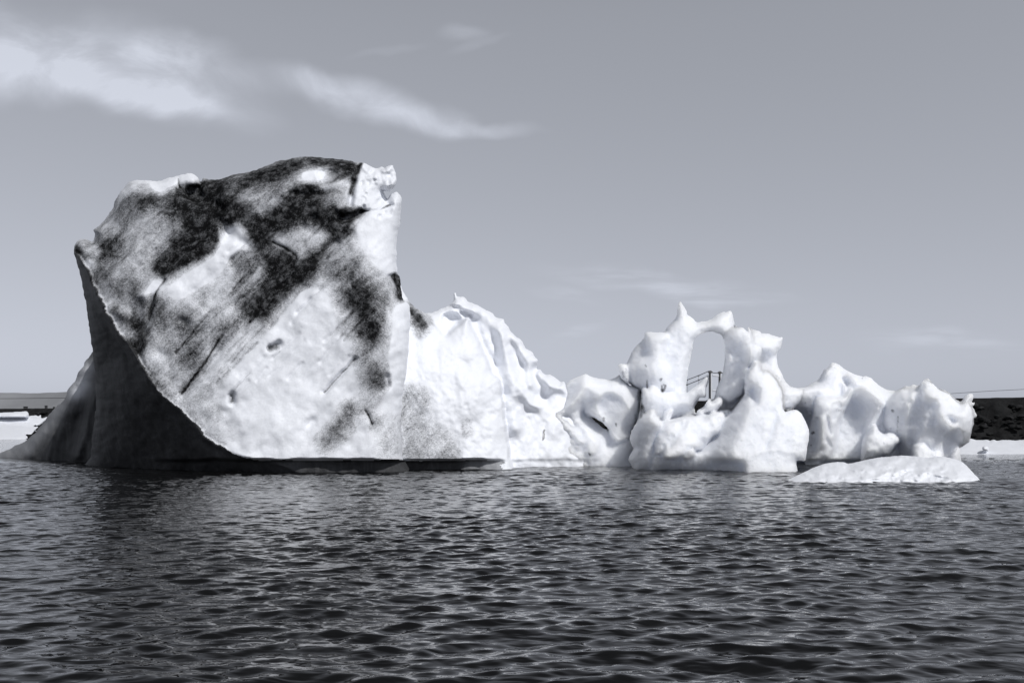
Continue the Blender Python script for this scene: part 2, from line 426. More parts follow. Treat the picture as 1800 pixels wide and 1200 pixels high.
for q in range(46):      # scratches scoured along the old bedding
    u, v = rng.uniform(480, 1150), rng.uniform(330, 980)
    L = rng.uniform(20, 130); sl = rng.uniform(.95, 1.25)
    if u+v < 950 or v > 1100-.35*(u-480): continue
    P = K([(u, v), (u+L*.5+rng.uniform(-4, 4), v-L*.5*sl), (u+L, v-L*sl)])
    b.stroke(P, rng.uniform(1.3, 2.6), rng.uniform(.1, .34)); b.ridge(P, -rng.uniform(.03, .1), 2.4)
for P in [[(1060, 900), (1110, 845), (1170, 780)], [(700, 700), (640, 790), (560, 905)], [(960, 480), (880, 560), (800, 650)], [(560, 190), (550, 170), (545, 150)], [(880, 370), (960, 420), (940, 470)], [(1180, 260), (1240, 262), (1290, 240)], [(445, 640), (470, 545), (500, 505)], [(1205, 960), (1230, 1010)]]:
    b.stroke(K(P), 1.7, .75); b.ridge(K(P), -.14, 2.6)
b.dirt = b.dirt*1.2+.05
shade_mask = left | (Y > 808-2.6*fbm(X/38, Y/400, 40, 4))  # faces that take the painted shade colour
block, und = b.build('stained_block', M_block, berg, thick=9, wb=170, split=(shade_mask, 'undercut_face', M_shade), soft=1)
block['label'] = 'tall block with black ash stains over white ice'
und['label'] = 'dark wave-cut undercut face, shade in its colour'

# ---- the low toe at the left ------------------------------------------------
b = Body(-45, 600, 215, 850, 1.4, 2.0, 2)
toe = [(200, 640), (180, 612), (166, 616), (158, 625), (149, 636), (147, 643), (142, 648), (137, 655), (133, 668), (126, 676), (120, 684), (117, 694), (112, 703), (100, 714), (86, 728), (76, 742), (67, 752), (60, 762), (45, 774), (25, 785), (0, 795), (-30, 802), (-40, 880), (215, 880), (215, 700)]
b.lobe(toe, 55.5, -.045, -.012, 1.2, 22, c=(160, 800))
for P, a, r in [([(163, 700), (150, 760), (135, 800)], .7, 9), ([(120, 700), (100, 760), (85, 800)], .4, 14), ([(145, 650), (130, 720)], .5, 12), ([(178, 650), (168, 760), (160, 805)], .6, 8), ([(75, 760), (55, 800)], .4, 9)]:
    b.ridge(P, a, r)
b.D = b.D-.5*fbm(b.PX/30, b.PY/60, 31, 4)-.1*fbm(b.PX/7, b.PY/22, 32, 3)
for P, r, a in [([(152, 645), (142, 670), (128, 690)], 15, -.7), ([(150, 680), (140, 690)], 12, -.4), ([(105, 715), (80, 752), (62, 772), (50, 785)], 13, -.3), ([(20, 790), (0, 798)], 26, -.3)]:  # glow of thin ice painted pale along the toe's edge
    b.stroke(P, r, a)
o = b.build('sloping_toe', M_shade, berg, thick=6, wb=60)  # toe carries the painted shade colour as well
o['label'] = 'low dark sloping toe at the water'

# ---- 2. the white ridge ------------------------------------------------
b = Body(625, 500, 1030, 860, 1.4, 2.0, 3)
Rb = [(640, 480), (700, 480), (703, 500), (712, 519), (722, 533), (735, 544), (748, 550), (760, 550), (775, 543), (788, 537), (796, 529), (798, 522), (797, 516), (801, 515), (803, 521), (815, 522), (820, 527), (823, 531), (838, 535), (852, 543), (862, 549), (866, 551), (872, 558), (884, 560), (888, 568), (894, 573), (898, 582), (908, 592), (918, 600), (924, 612), (934, 618), (939, 626), (945, 632), (943, 648), (950, 650), (957, 658), (968, 658), (978, 664), (985, 671), (992, 671), (996, 680), (1010, 700), (1020, 740), (1020, 880), (640, 880)]
b.lobe(Rb, 47.6, .010, -.010, 1.2, 30, c=(850, 800))
Z7 = crop(700, 500, 6); Z2 = crop(680, 480, 3.158)
b.lobe([(600, 560), (722, 540), (748, 556), (762, 568), (780, 590), (790, 585), (806, 572), (822, 558), (829, 574), (838, 594), (848, 615), (857, 635), (866, 657), (876, 664), (881, 680), (883, 700), (887, 735), (891, 765), (896, 806), (896, 880), (600, 880)], 45.0, .004, -.009, 1.1, 60, c=(760, 800), k=.3, shape=1.5)
for P, a, r in [(Z7([(1080, 480), (1110, 620), (1140, 780), (1200, 950), (1260, 1150)]), .55, 11), (Z7([(880, 350), (960, 480), (1030, 660), (1050, 800)]), -.5, 12), (Z7([(800, 380), (880, 600), (960, 760), (1080, 960), (1120, 1150)]), -.5, 9),
                (Z7([(1250, 560), (1370, 700), (1450, 800)]), .5, 10), (Z7([(1370, 900), (1370, 1000), (1440, 1100)]), .5, 9), (Z7([(1240, 640), (1290, 790), (1330, 930)]), -.4, 12),
                (Z2([(660, 260), (720, 400), (790, 520), (800, 620)]), .4, 7), (Z2([(790, 540), (830, 640), (880, 690)]), -.6, 12), (Z2([(850, 560), (900, 620), (990, 640)]), .5, 9), (Z2([(640, 580), (690, 720), (710, 860)]), .5, 12), (Z2([(750, 640), (790, 720), (830, 740)]), .5, 8),
                (Z7([(560, 200), (620, 210), (700, 240), (800, 300)]), .3, 6), (Z7([(540, 225), (630, 245)]), -.25, 4), (Z7([(800, 240), (900, 320), (960, 420)]), .4, 12)]:
    b.ridge(P, a, r)
b.dent(Z7([(460, 330), (520, 290), (620, 300), (660, 350), (640, 420), (580, 470), (510, 480), (470, 430)]), .8, 11)
b.dent(Z7([(640, 290), (720, 270), (800, 300), (780, 350), (700, 360)]), .5, 8)
b.ridge(Z7([(720, 830), (745, 880)]), -.12, 9)
X, Y = b.PX, b.PY
rt = np.clip((X-780)/120, 0, 1)
b.D = b.D-.3*fbm(X/80, Y/110, 51, 3)-(.07+.12*rt)*fbm(X/22, Y/34, 52, 3)-.035*fbm(X/7, Y/7, 53, 3)+rt*.22*worley((X+.4*Y)/34, Y/46, 54)
b.D = b.D+(.75+.3*fbm(X/45, Y/90, 47, 3))*np.clip((Y-807.5-2.4*fbm(X/38, Y/400, 41, 4))/2.2, 0, 1)*np.clip((900-X)/60, .15, 1)-.03*fbm(X/3.5, Y/3.5, 58, 2)
for P, r, a in [([(722, 545), (735, 560), (745, 570)], 13, 1.0), ([(728, 570), (740, 585)], 10, .4), ([(712, 700), (716, 780)], 20, .42), ([(735, 700), (745, 790)], 22, .36), ([(775, 770), (790, 800)], 22, .32), ([(820, 745), (822, 760)], 12, .25), ([(700, 800), (800, 806)], 12, .3), ([(819, 635), (824, 650)], 8, .08)]:
    b.stroke(P, r, a)
b.dirt = np.where(Y > 809, -.5*np.clip((X-800)/80, 0, 1), b.dirt)  # lets the notch's painted shade fade to the right
shade_mask = (Y > 808.5+2.4*fbm(X/38, Y/400, 41, 4)) & (X < 880+10*fbm(Y/4, X/50, 48, 2))  # notch under the overhang gets the painted shade colour
ridge, w2 = b.build('white_ridge', M_snow, berg, thick=7, wb=120, split=(shade_mask, 'waterline_notch', M_shade))
ridge['label'] = 'smooth bright white ridge behind the stained block'

# ---- 3. the low hollowed knob between ridge and arch ---------------------------
G = crop(890, 620, 5.4545)
b = Body(880, 640, 1150, 850, 1.3, 1.6, 4, 10)
b.lobe(G([(60, 850), (90, 720), (110, 640), (150, 560), (230, 520), (330, 500), (380, 400), (480, 420), (700, 500), (900, 700), (1100, 800), (1220, 860), (1220, 1300), (20, 1300), (60, 1000)]), 49.0, .006, -.010, .9, 45, c=(990, 800))
b.lobe(G([(570, 310), (620, 260), (690, 230), (760, 205), (830, 230), (900, 250), (970, 255), (1040, 245), (1085, 210), (1110, 250), (1180, 310), (1260, 330), (1300, 360), (1290, 500), (1275, 600), (1230, 700), (1190, 760), (1180, 830), (1070, 860), (1020, 820), (980, 740), (930, 680), (860, 630), (770, 590), (740, 540), (720, 580), (740, 680), (830, 770), (900, 830), (905, 900), (860, 985), (815, 1000), (835, 1050), (830, 1085), (785, 1085), (780, 1040), (795, 1005), (760, 965), (725, 955), (745, 900), (742, 770), (700, 720), (640, 690), (600, 620), (560, 555), (510, 555), (450, 578), (400, 540), (382, 470), (400, 400), (450, 365), (540, 340)]), 49.7, .002, -.010, 1.2, 26, c=(1030, 720), k=.4)
b.dent(G([(400, 400), (470, 370), (560, 340), (640, 290), (730, 290), (720, 370), (620, 470), (550, 540), (450, 565), (395, 500)]), .9, 22, gx=-.03)
b.dent(G([(920, 400), (1000, 380), (1100, 430), (1190, 560), (1210, 690), (1170, 800), (1090, 840), (1020, 780), (960, 690), (905, 590), (875, 510)]), .6, 26, gx=-.012)
b.ridge(G([(740, 330), (650, 470), (560, 560)]), .5, 9)
b.ridge(G([(750, 240), (820, 330), (900, 390)]), .4, 12)
b.ridge(G([(480, 600), (600, 720), (720, 850)]), .35, 7); b.ridge(G([(760, 620), (880, 740), (980, 870)]), -.4, 10); b.ridge(G([(400, 600), (350, 800), (280, 960)]), .4, 10)
b.lobe(G([(1000, 1020), (1040, 960), (1090, 880), (1180, 835), (1225, 900), (1190, 970), (1170, 1030), (1205, 1090), (1200, 1200), (980, 1200)]), 49.0, .004, -.008, .8, 16)
X, Y = b.PX, b.PY
low = np.clip((Y-700)/30, 0, 1)*np.clip((1080-X)/60, 0, 1)
b.D = b.D-.12*fbm(X/24, Y/24, 61, 3)-.04*fbm(X/7, Y/7, 62, 3)-low*(.14*fbm(X/5, Y/5, 63, 3)-.2*worley(X/11, Y/11, 64))
b.D = b.D+.22*np.clip((Y-807)/1.5, 0, 1)*np.clip((1060-X)/20, 0, 1)
for P, r, a in [(G([(1285, 380), (1290, 560)]), 4.5, 1.1), (G([(1120, 230), (1190, 300)]), 2.2, .9), (G([(930, 630), (932, 655)]), 2, 1.2), (G([(1050, 680), (1052, 700)]), 1.5, 1.0), (G([(795, 965), (805, 975)]), 1.5, 1.), (G([(1240, 600), (1235, 680)]), 3, .5)]:
    b.stroke(P, r, a)
b.dk = .62
o = b.build('hollowed_knob', M_arch, berg, thick=4, wb=60)
o['label'] = 'low rounded knob with hollows and a thin drip column'

# ---- 4. the arch ------------------------------------------------
A = crop(1080, 520, 7.5); B = crop(1080, 670, 7.5); C = crop(1240, 520, 7.5); Dc = crop(1240, 670, 7.5)
b = Body(1075, 520, 1450, 862, 1.25, 1.3, 5, 9)
ring = A([(865, 76), (835, 130), (825, 220), (800, 310), (720, 390), (690, 440), (650, 486), (610, 480), (480, 475), (400, 490), (390, 560), (330, 620), (260, 690), (200, 800), (160, 900), (150, 1000), (200, 1150)]) + B([(380, 200), (380, 500), (330, 900), (1500, 900)]) + Dc([(800, 300), (1060, 380), (1200, 330), (1300, 200), (1310, 110), (1200, 90), (1140, 80), (1060, 10)]) + C([(1030, 1080), (1000, 1000), (965, 950), (950, 860), (940, 790), (960, 730), (995, 680), (1005, 610), (1020, 552), (960, 540), (880, 515), (830, 495), (740, 490), (710, 465), (650, 445), (580, 412), (558, 420), (560, 465), (510, 455), (470, 415), (445, 412), (426, 440), (418, 405), (400, 400), (380, 410), (385, 370), (370, 310), (355, 240), (330, 203), (270, 213), (230, 212), (150, 250), (90, 300), (0, 330)]) + A([(1090, 345), (1030, 300), (965, 250), (945, 190), (900, 120)])
b.lobe(ring, 50.8, .002, -.004, 1.6, 24, c=(1240, 700))
b.hole([(1220, 597), (1217, 612), (1214, 627), (1211, 640), (1209, 655), (1207, 668), (1206.5, 689), (1212, 687), (1223, 677), (1235, 667), (1243, 660), (1246, 661), (1246, 668), (1244, 676), (1241, 681), (1240, 686), (1241, 693), (1240, 698), (1233, 698), (1228, 700), (1224, 709), (1220, 717), (1223, 729), (1226, 722), (1232, 717), (1238, 713), (1244, 706), (1246, 699), (1251, 702), (1256, 700), (1260, 691), (1264, 679), (1268, 666), (1271, 652), (1273, 640), (1275, 620), (1275, 606), (1273, 597), (1269, 590), (1262, 585), (1250, 582.5), (1240, 584), (1228, 589)])
HS = b.S.copy()
def over(*a, **k):
    """a lobe that stays clear of the opening"""
    b.lobe(*a, **k)
# right column of the left tower and its bulging left mass
over(A([(400, 490), (480, 475), (620, 480), (705, 495), (725, 560), (690, 640), (680, 720), (700, 830), (740, 900), (780, 1000), (778, 1100), (800, 1240), (600, 1330), (330, 1240), (200, 1160), (150, 980), (150, 900), (215, 850), (290, 790), (380, 740), (395, 600)]), 50.4, -.012, -.002, 2.3, 34, k=.2, c=(1150, 640))
over(A([(55, 910), (100, 898), (155, 902), (180, 960), (200, 1090), (200, 1165), (140, 1130), (100, 1080), (75, 1000)]), 49.8, 0, 0, .7, 8, rough=.15)
# grey arm with the strut, and the shell hollow
over(B([(370, 100), (440, 95), (500, 65), (560, 95), (640, 150), (760, 155), (820, 185), (950, 152), (1060, 70), (1160, -10), (1225, -65), (1235, -15), (1212, 40), (1198, 110), (1200, 200), (1125, 212), (1070, 270), (1048, 345), (1075, 440), (1030, 520), (720, 560), (640, 600), (300, 600), (330, 400)]), 48.6, .004, .012, 1.1, 16, c=(1170, 700), k=.1)
b.dent(B([(765, 400), (830, 325), (940, 300), (1040, 350), (1060, 420), (1060, 480), (900, 490), (720, 540)]), .8, 12)
over(B([(665, 420), (700, 395), (765, 385), (742, 450), (722, 520), (690, 575), (630, 590), (655, 490)]), 46.9, .01, 0, .5, 7)
# diagonal leg of the ring, turned to the left with a lit right rim
over(C([(240, 565), (262, 650), (255, 760), (262, 870), (235, 1000), (165, 1180)]) + Dc([(120, 222), (240, 260), (300, 300), (380, 260), (480, 180), (540, 30)]) + C([(545, 1040), (590, 930), (670, 860), (725, 715), (640, 650), (605, 470), (575, 412), (558, 420), (560, 465), (470, 415), (330, 440)]), 48.4, -.016, .004, .9, 11, c=(1300, 640), k=.15)
b.ridge(C([(600, 700), (600, 800), (560, 930), (510, 1080)]), .35, 5)
b.dent(C([(260, 660), (320, 740), (350, 830), (330, 900), (262, 880)]), -.3, 8)
# back right leg with its hollow
b.dent(C([(725, 715), (790, 700), (860, 705), (925, 770), (945, 900), (975, 1010), (990, 1080), (940, 1100), (870, 1050), (740, 1010), (700, 930), (675, 860)]), .9, 14, gx=-.02, gy=0)
# white hump, bubbly lumps, ledge
over(B([(480, 560), (700, 520), (1000, 470), (1180, 440), (1420, 380), (1560, 420), (1480, 700), (1300, 1100), (480, 1100)]), 45.9, .004, -.006, .5, 12, k=.4)
over(B([(1080, 445), (1100, 380), (1180, 330), (1235, 245), (1260, 228), (1285, 270), (1370, 222), (1420, 250), (1422, 300), (1330, 400), (1200, 430), (1180, 500)]), 46.6, .006, .01, .8, 12)
over(B([(560, 690), (620, 600), (720, 520), (840, 500), (920, 470), (1080, 450), (1180, 480), (1300, 400), (1430, 410), (1458, 480), (1440, 580), (1380, 690), (1280, 750), (1160, 880), (1100, 900), (560, 980), (530, 900), (535, 800)]), 45.4, .004, -.012, 1.2, 22, c=(1220, 750), rough=.16)
for P, a, w in [([(830, 560), (960, 500), (960, 580), (890, 660), (830, 640)], .5, 8), ([(1230, 540), (1300, 540), (1290, 620), (1220, 625)], .4, 6), ([(1340, 470), (1430, 480), (1420, 560), (1330, 590)], .4, 6), ([(1130, 730), (1210, 740), (1190, 830), (1130, 850)], .4, 7)]:
    b.dent(B(P), a*.45, w)
over(B([(480, 388), (518, 393), (545, 455), (630, 572), (600, 640), (548, 720), (530, 800), (528, 920), (590, 1000), (600, 1300), (230, 1300), (240, 1160), (215, 1080), (188, 1030), (240, 900), (250, 880), (200, 770), (220, 660), (260, 600), (340, 490), (430, 420)]), 45.5, -.018, .016, 1.6, 26, c=(1125, 760), k=.3)
over(B([(870, 680), (960, 655), (1040, 665), (1090, 700), (1122, 860), (1060, 890), (1000, 890), (925, 980), (830, 1015), (700, 1022), (640, 990), (660, 890), (690, 832), (740, 862), (800, 770)]), 43.9, .006, -.02, .9, 14, c=(1200, 790))
over(B([(905, 1010), (960, 920), (1020, 890), (1060, 900), (1060, 970), (1000, 1020)]), 43.4, 0, 0, .4, 8)
# bowl of ice between fin and pyramid, right at the water
over(B([(520, 1010), (640, 970), (900, 960), (1200, 930), (1600, 850), (1720, 1300), (500, 1300), (500, 1120)]), 44.9, .0, .02, .6, 14, c=(1220, 815), k=1.2)
# the front pyramid
pyr = C([(670, 866), (705, 925), (720, 975), (755, 1010), (812, 998), (870, 1050), (940, 1120), (980, 1200)]) + Dc([(1010, 150), (1030, 370), (1060, 400), (1110, 372), (1200, 375), (1270, 430), (1330, 550), (1362, 640), (1366, 740), (1340, 900), (1312, 1042), (1205, 1046), (1200, 1120), (1215, 1180), (1215, 1400), (-100, 1400), (-100, 960), (0, 858), (160, 735), (240, 510), (330, 415), (500, 205), (530, 50)]) + C([(540, 1050), (595, 935)])
cr = np.array(Dc([(640, 20), (720, 100), (650, 300), (555, 530), (470, 730), (395, 900), (400, 1010), (560, 1080), (600, 1200), (610, 1400)]))
crs = spline(cr, 5, False)
dl = np.interp(b.WY, crs[:, 1], crs[:, 0])-b.WX
b.lobe(pyr, 43.3, .003, -.013, .9, 22, c=(1340, 800), k=.35, shape=1.7, extra=np.where(dl > 0, .04*np.sqrt(dl*dl+30)-.22, 0)*np.clip((b.PY-668)/14, 0, 1))
X, Y = b.PX, b.PY
b.ridge(Dc([(900, 400), (930, 480), (870, 650), (820, 860)]), -.22, 5); b.ridge(Dc([(560, 1000), (750, 920), (900, 890), (1100, 930), (1300, 930)]), .12, 6)
b.ridge(Dc([(630, 90), (600, 160), (660, 270)]), -.35, 6)
b.dent(Dc([(560, 150), (640, 70), (740, 100), (690, 270), (620, 240)]), .4, 9)
b.D = b.D+.45*np.clip((Y-808.5)/1.5, 0, 1)*np.clip((1309-X)/1.5, 0, 1)*np.clip((X-1262)/60, 0, 1)
b.D = b.D-.10*fbm(X/26, Y/26, 71, 3)-.06*fbm(X/8, Y/10, 72, 3)-.05*fbm(X/3.5, Y/4, 74, 2)-.13*np.clip(fbm(X/28, Y/28, 76, 2)+.45, 0, 1)*worley((X+3*fbm(X/12, Y/12, 77, 2))/11, Y/12, 75)+.10*worley(X/22, Y/28, 73)*np.clip((X-1130)/60, 0, 1)
b.S = np.maximum(b.S, HS*1.0) if False else b.S
for P, r, a in [(A([(430, 1110), (430, 1200)]), 1.6, 1.0), (A([(605, 1105), (620, 1095)]), 2., 1.2), (A([(415, 915), (417, 925)]), 1.5, 1.1), (B([(625, 60), (632, 140), (670, 60)]), 2., 1.2), (B([(650, 40), (680, 50)]), 1.5, .8), (B([(345, 160), (350, 300), (345, 460)]), 3.2, 1.2), (B([(370, 330), (400, 410)]), 2.6, .9), (A([(110, 1000), (120, 1070)]), 2, .8), (A([(150, 960), (160, 1010)]), 2, .7), (A([(170, 1100), (200, 1160)]), 2, .9), (B([(20, 580), (20, 585)]), 1.2, 1)]:
    b.stroke(P, r, a)
b.dk = .62
arch = b.build('ice_arch', M_arch, berg, thick=3.4, wb=50)
arch['label'] = 'spiky melting arch with a tall open window'

# ---- 5. the pillars at the right ------------------------------------------------
E = crop(1390, 630, 6); Fc = crop(1560, 630, 6)
b = Body(1370, 625, 1735, 850, 1.25, 1.3, 6, 9)
top = E([(-90, 320), (0, 300), (50, 310), (150, 300), (230, 260), (290, 220), (345, 135), (400, 85), (440, 45), (490, 55), (570, 112), (640, 150), (700, 170), (760, 190), (800, 185), (850, 210), (890, 250), (960, 300), (1020, 330), (1110, 345)]) + Fc([(90, 340), (150, 320), (185, 290), (240, 290), (270, 270), (330, 285), (365, 255), (390, 215), (430, 208), (460, 240), (495, 290), (550, 320), (600, 330), (660, 365), (710, 420), (760, 452), (785, 440), (820, 400), (860, 375), (900, 373), (907, 400), (896, 432), (886, 452), (900, 462), (915, 458), (912, 490), (896, 496), (892, 508), (912, 535), (925, 570), (941, 600), (930, 625), (910, 632), (906, 690), (890, 750), (875, 830), (860, 880), (800, 925), (748, 955), (745, 1060), (745, 1300)])
under = Fc([(745, 1300), (-1100, 1300)]) + E([(-60, 900), (-60, 560)])
b.lobe(top+under[1:], 53.0, .004, -.006, 1.8, 34, c=(1560, 760))
# recess under the bridge and the dark concave wall between the pillars
b.dent(E([(-60, 530), (80, 520), (160, 520), (250, 560), (260, 700), (200, 900), (170, 1300), (-80, 1300)]), 2.2, 16)
b.lobe(E([(-60, 340), (60, 330), (250, 300), (420, 330), (420, 420), (280, 420), (240, 600), (190, 620), (150, 540), (80, 518), (0, 530), (-60, 540)]), 51.5, .004, .02, 1.1, 18, c=(1420, 700), k=.3)
b.lobe(E([(640, 330), (590, 420), (560, 560), (520, 660), (480, 820), (440, 1000), (400, 1300), (760, 1300), (755, 900), (800, 780), (870, 660), (925, 560), (990, 480), (900, 380), (780, 300)]), 51.6, -.022, .012, .4, 14, c=(1510, 740), k=.7)
b.dent(E([(600, 480), (690, 420), (780, 480), (780, 600), (700, 660), (620, 610)]), .35, 10)
# first pillar
b.lobe(E([(280, 415), (420, 395), (560, 400), (640, 320), (620, 430), (580, 500), (535, 620), (505, 690), (490, 830), (455, 960), (415, 1062), (355, 1066), (330, 1110), (330, 1300), (140, 1300), (155, 1070), (180, 960), (190, 850), (205, 720), (235, 610), (255, 500)]), 50.4, .003, .001, 1.5, 20, c=(1450, 760), k=.15)
b.dent(E([(240, 640), (300, 625), (320, 720), (318, 880), (270, 985), (185, 975), (190, 860), (205, 730)]), .8, 12, gx=-.01)
b.dent(E([(395, 600), (420, 660), (430, 800), (420, 820), (390, 720), (380, 640)]), .6, 7); b.dent(E([(365, 800), (440, 930), (420, 945), (370, 880)]), .4, 6)
b.dent(E([(430, 480), (520, 450), (540, 520), (480, 640), (430, 660)]), .35, 10)
b.dent(E([(540, 200), (600, 180), (640, 240), (600, 300), (560, 270)]), .8, 9); b.dent(E([(490, 290), (540, 250), (560, 330), (530, 420)]), .5, 8)
b.ridge(E([(440, 70), (400, 110), (380, 170)]), .4, 5); b.ridge(E([(640, 160), (720, 260), (860, 360), (1000, 420)]), .5, 10); b.ridge(E([(340, 640), (335, 800), (345, 900)]), .35, 6)
b.ridge(E([(925, 560), (870, 680), (820, 790)]), .5, 8)
# foot of the second pillar
b.lobe(E([(790, 820), (840, 770), (870, 700), (900, 720), (930, 770), (990, 800), (1040, 785), (1100, 802), (1142, 862), (1100, 920), (1020, 1010), (940, 1018), (860, 1060), (790, 1085), (770, 1300), (735, 1300), (750, 1060), (762, 900)]), 49.6, .006, .0, 1.1, 15, c=(1540, 785), k=.15, rough=.12)
# third mass
b.lobe(Fc([(-40, 500), (10, 430), (80, 370), (150, 330), (230, 340), (330, 310), (380, 230), (470, 260), (550, 330), (640, 370), (700, 430), (760, 480), (850, 480), (890, 560), (900, 640), (880, 780), (800, 900), (760, 930), (745, 1300), (100, 1300), (100, 1030), (70, 900), (-20, 800), (-60, 680)]), 51.2, -.014, .008, 2.4, 50, c=(1630, 750), k=.2)
b.dent(Fc([(365, 300), (420, 330), (520, 350), (540, 440), (470, 440), (415, 440), (375, 380)]), -.5, 9)
b.dent(Fc([(270, 400), (330, 370), (400, 440), (520, 450), (560, 600), (500, 720), (400, 730), (320, 840), (270, 930), (200, 900), (220, 600)]), .45, 34)
b.ridge(Fc([(250, 330), (262, 430)]), .3, 4); b.ridge(Fc([(570, 600), (620, 660), (720, 740)]), .5, 6); b.ridge(Fc([(640, 440), (700, 500), (790, 520)]), -.35, 8); b.ridge(Fc([(560, 330), (620, 430), (660, 480)]), -.3, 8)
b.dent(Fc([(580, 600), (680, 600), (730, 660), (700, 700), (640, 680)]), .5, 10)
b.lobe(Fc([(300, 880), (390, 740), (440, 714), (505, 725), (560, 690), (568, 605), (640, 670), (702, 742), (640, 790), (592, 850), (580, 1020), (560, 1040), (500, 990), (440, 950), (420, 910)]), 49.4, .004, .008, .7, 14, c=(1640, 770))
b.dent(Fc([(590, 850), (700, 748), (745, 725), (790, 800), (800, 920), (742, 958), (715, 1060), (690, 1300), (570, 1300), (580, 1020)]), 1.0, 14, gx=-.01)
b.lobe(Fc([(275, 930), (300, 900), (395, 898), (430, 950), (492, 992), (470, 1040), (460, 1300), (270, 1300), (265, 1010)]), 48.6, .002, -.01, .8, 12, rough=.1)
b.lobe(Fc([(475, 1020), (520, 975), (575, 1000), (585, 1060), (585, 1300), (470, 1300)]), 48.8, 0, -.01, .5, 8, rough=.1)
b.lobe(Fc([(690, 1010), (735, 955), (748, 958), (747, 1300), (660, 1300)]), 49.0, .01, 0, .4, 6)
X, Y = b.PX, b.PY
ripple = np.clip(1-np.abs(b.sd(E([(60, 330), (200, 310), (330, 240), (460, 180)]), closed=False))/26, 0, 1)
b.D = b.D-.09*fbm(X/24, Y/24, 81, 3)-.055*fbm(X/8, Y/8, 82, 3)-.045*fbm(X/3.5, Y/4, 85, 2)-.13*np.clip(fbm(X/28, Y/28, 86, 2)+.45, 0, 1)*worley((X+3*fbm(X/12, Y/12, 88, 2))/11, Y/12, 87)+.16*ripple*worley(X/9+Y/20, Y/4.5, 83)+.06*worley(X/20, Y/24, 84)
b.D = b.D+.8*np.clip((Y-807.5)/1.5, 0, 1)*np.clip((1560-X)/20, 0, 1)
for P, r, a in [(E([(232, 785), (240, 780)]), 2.4, 1.3), (E([(1075, 550), (1080, 552)]), 2., 1.3), (E([(1130, 615), (1128, 680)]), 1.8, 1.), (E([(1125, 700), (1125, 770)]), 1.8, .5), (E([(1050, 738), (1052, 740)]), 1.4, 1.1), (E([(212, 912), (214, 914)]), 1.3, .8), (E([(980, 890), (982, 892)]), 1.8, .6), (E([(155, 465), (157, 466)]), 1.4, .6), (E([(490, 540), (560, 560)]), 5, .28), (E([(755, 205), (757, 206)]), 1.3, .7)]:
    b.stroke(P, r, a)
b.dk = .62
pil = b.build('pillared_ridge', M_arch, berg, thick=4, wb=50)
pil['label'] = 'row of undercut ice pillars under a scalloped ridge'

# ------------------------------------------------------------------ floes
def floe(name, x0, y0, x1, y1, polys, label, seed, group=None, noise=.08, mat=None, dents=()):
    b = Body(x0, y0, x1, y1, 1.0, .9, seed, 8)
    for P, D0, gx, gy, h, w in polys: b.lobe(P, D0, gx, gy, h, w, k=.2)
    for P, a, w in dents: b.dent(P, a, w)
    X, Y = b.PX, b.PY
    b.D = b.D-noise*3*fbm(X/40, Y/14, seed+100, 3)-noise*fbm(X/10, Y/5, seed+101, 3)
    o = b.build(name, mat or M_floe, None, thick=3.5, wb=30)
    # origin at the floe's own middle, on the water
    n = len(o.data.vertices); co = np.empty(n*3, np.float32); o.data.vertices.foreach_get('co', co); co = co.reshape(-1, 3)
    c = Vector((float(co[:, 0].mean()), float(co[:, 1].mean()), 0.))
    o.data.transform(Matrix.Translation(-c)); o.location = c
    tag(o, label, 'ice floe', group)
    return o
S4 = crop(1370, 600, 4.5)
mound = S4([(-20, 1130), (80, 1085), (180, 1040), (290, 990), (380, 960), (500, 952), (550, 965), (660, 940), (800, 915), (960, 902), (1080, 908), (1180, 918), (1270, 908), (1370, 925), (1450, 955), (1500, 1000), (1545, 1050), (1590, 1098), (1600, 1180), (-20, 1180)])
floe('ice_floe', 1360, 780, 1740, 862, [(mound, 38.0, .0, -.06, 1.9, 26), (S4([(300, 1010), (420, 1000), (520, 1010), (640, 1060), (720, 1180), (100, 1180)]), 37.0, -.002, -.07, .4, 14), (S4([(900, 960), (1100, 980), (1260, 940), (1440, 980), (1560, 1090), (1560, 1180), (850, 1180)]), 36.9, .003, -.07, .4, 16)], 'low smooth white mound of ice floating in front of the iceberg pillars', 21, noise=.15)
T9 = crop(1660, 670, 8.57)
floe('ice_floe', 1670, 765, 1860, 815, [(T9([(100, 1000), (200, 950), (300, 900), (390, 862), (480, 882), (570, 885), (650, 880), (690, 892), (740, 880), (800, 890), (900, 880), (1100, 890), (1300, 870), (1500, 900), (1650, 960), (1650, 1200), (80, 1200), (80, 1100)]), 76., .0, -.25, 2.5, 12)], 'flat snowy ice floe with a small lump below the black bank on the right', 22, noise=.06)
lump = floe('ice_lump', 1715, 780, 1745, 800, [(T9([(565, 1010), (580, 985), (620, 972), (660, 985), (668, 1030), (650, 1052), (600, 1045), (575, 1035)]), 69.5, .01, -.03, .7, 4)], 'small round lump of ice sitting on the flat right floe', 23, noise=.03)
lump['category'] = 'ice lump'
U = crop(40, 680, 12)
floe('ice_floe', -40, 738, 75, 775, [(U([(-900, 900), (-400, 800), (60, 785), (120, 815), (240, 830), (325, 838), (260, 900), (180, 990), (60, 998), (60, 1100), (-900, 1100)]), 160., 0, -.8, 3, 8)], 'flat bright white ice slab, nearer of those floating far left', 24, noise=.2)
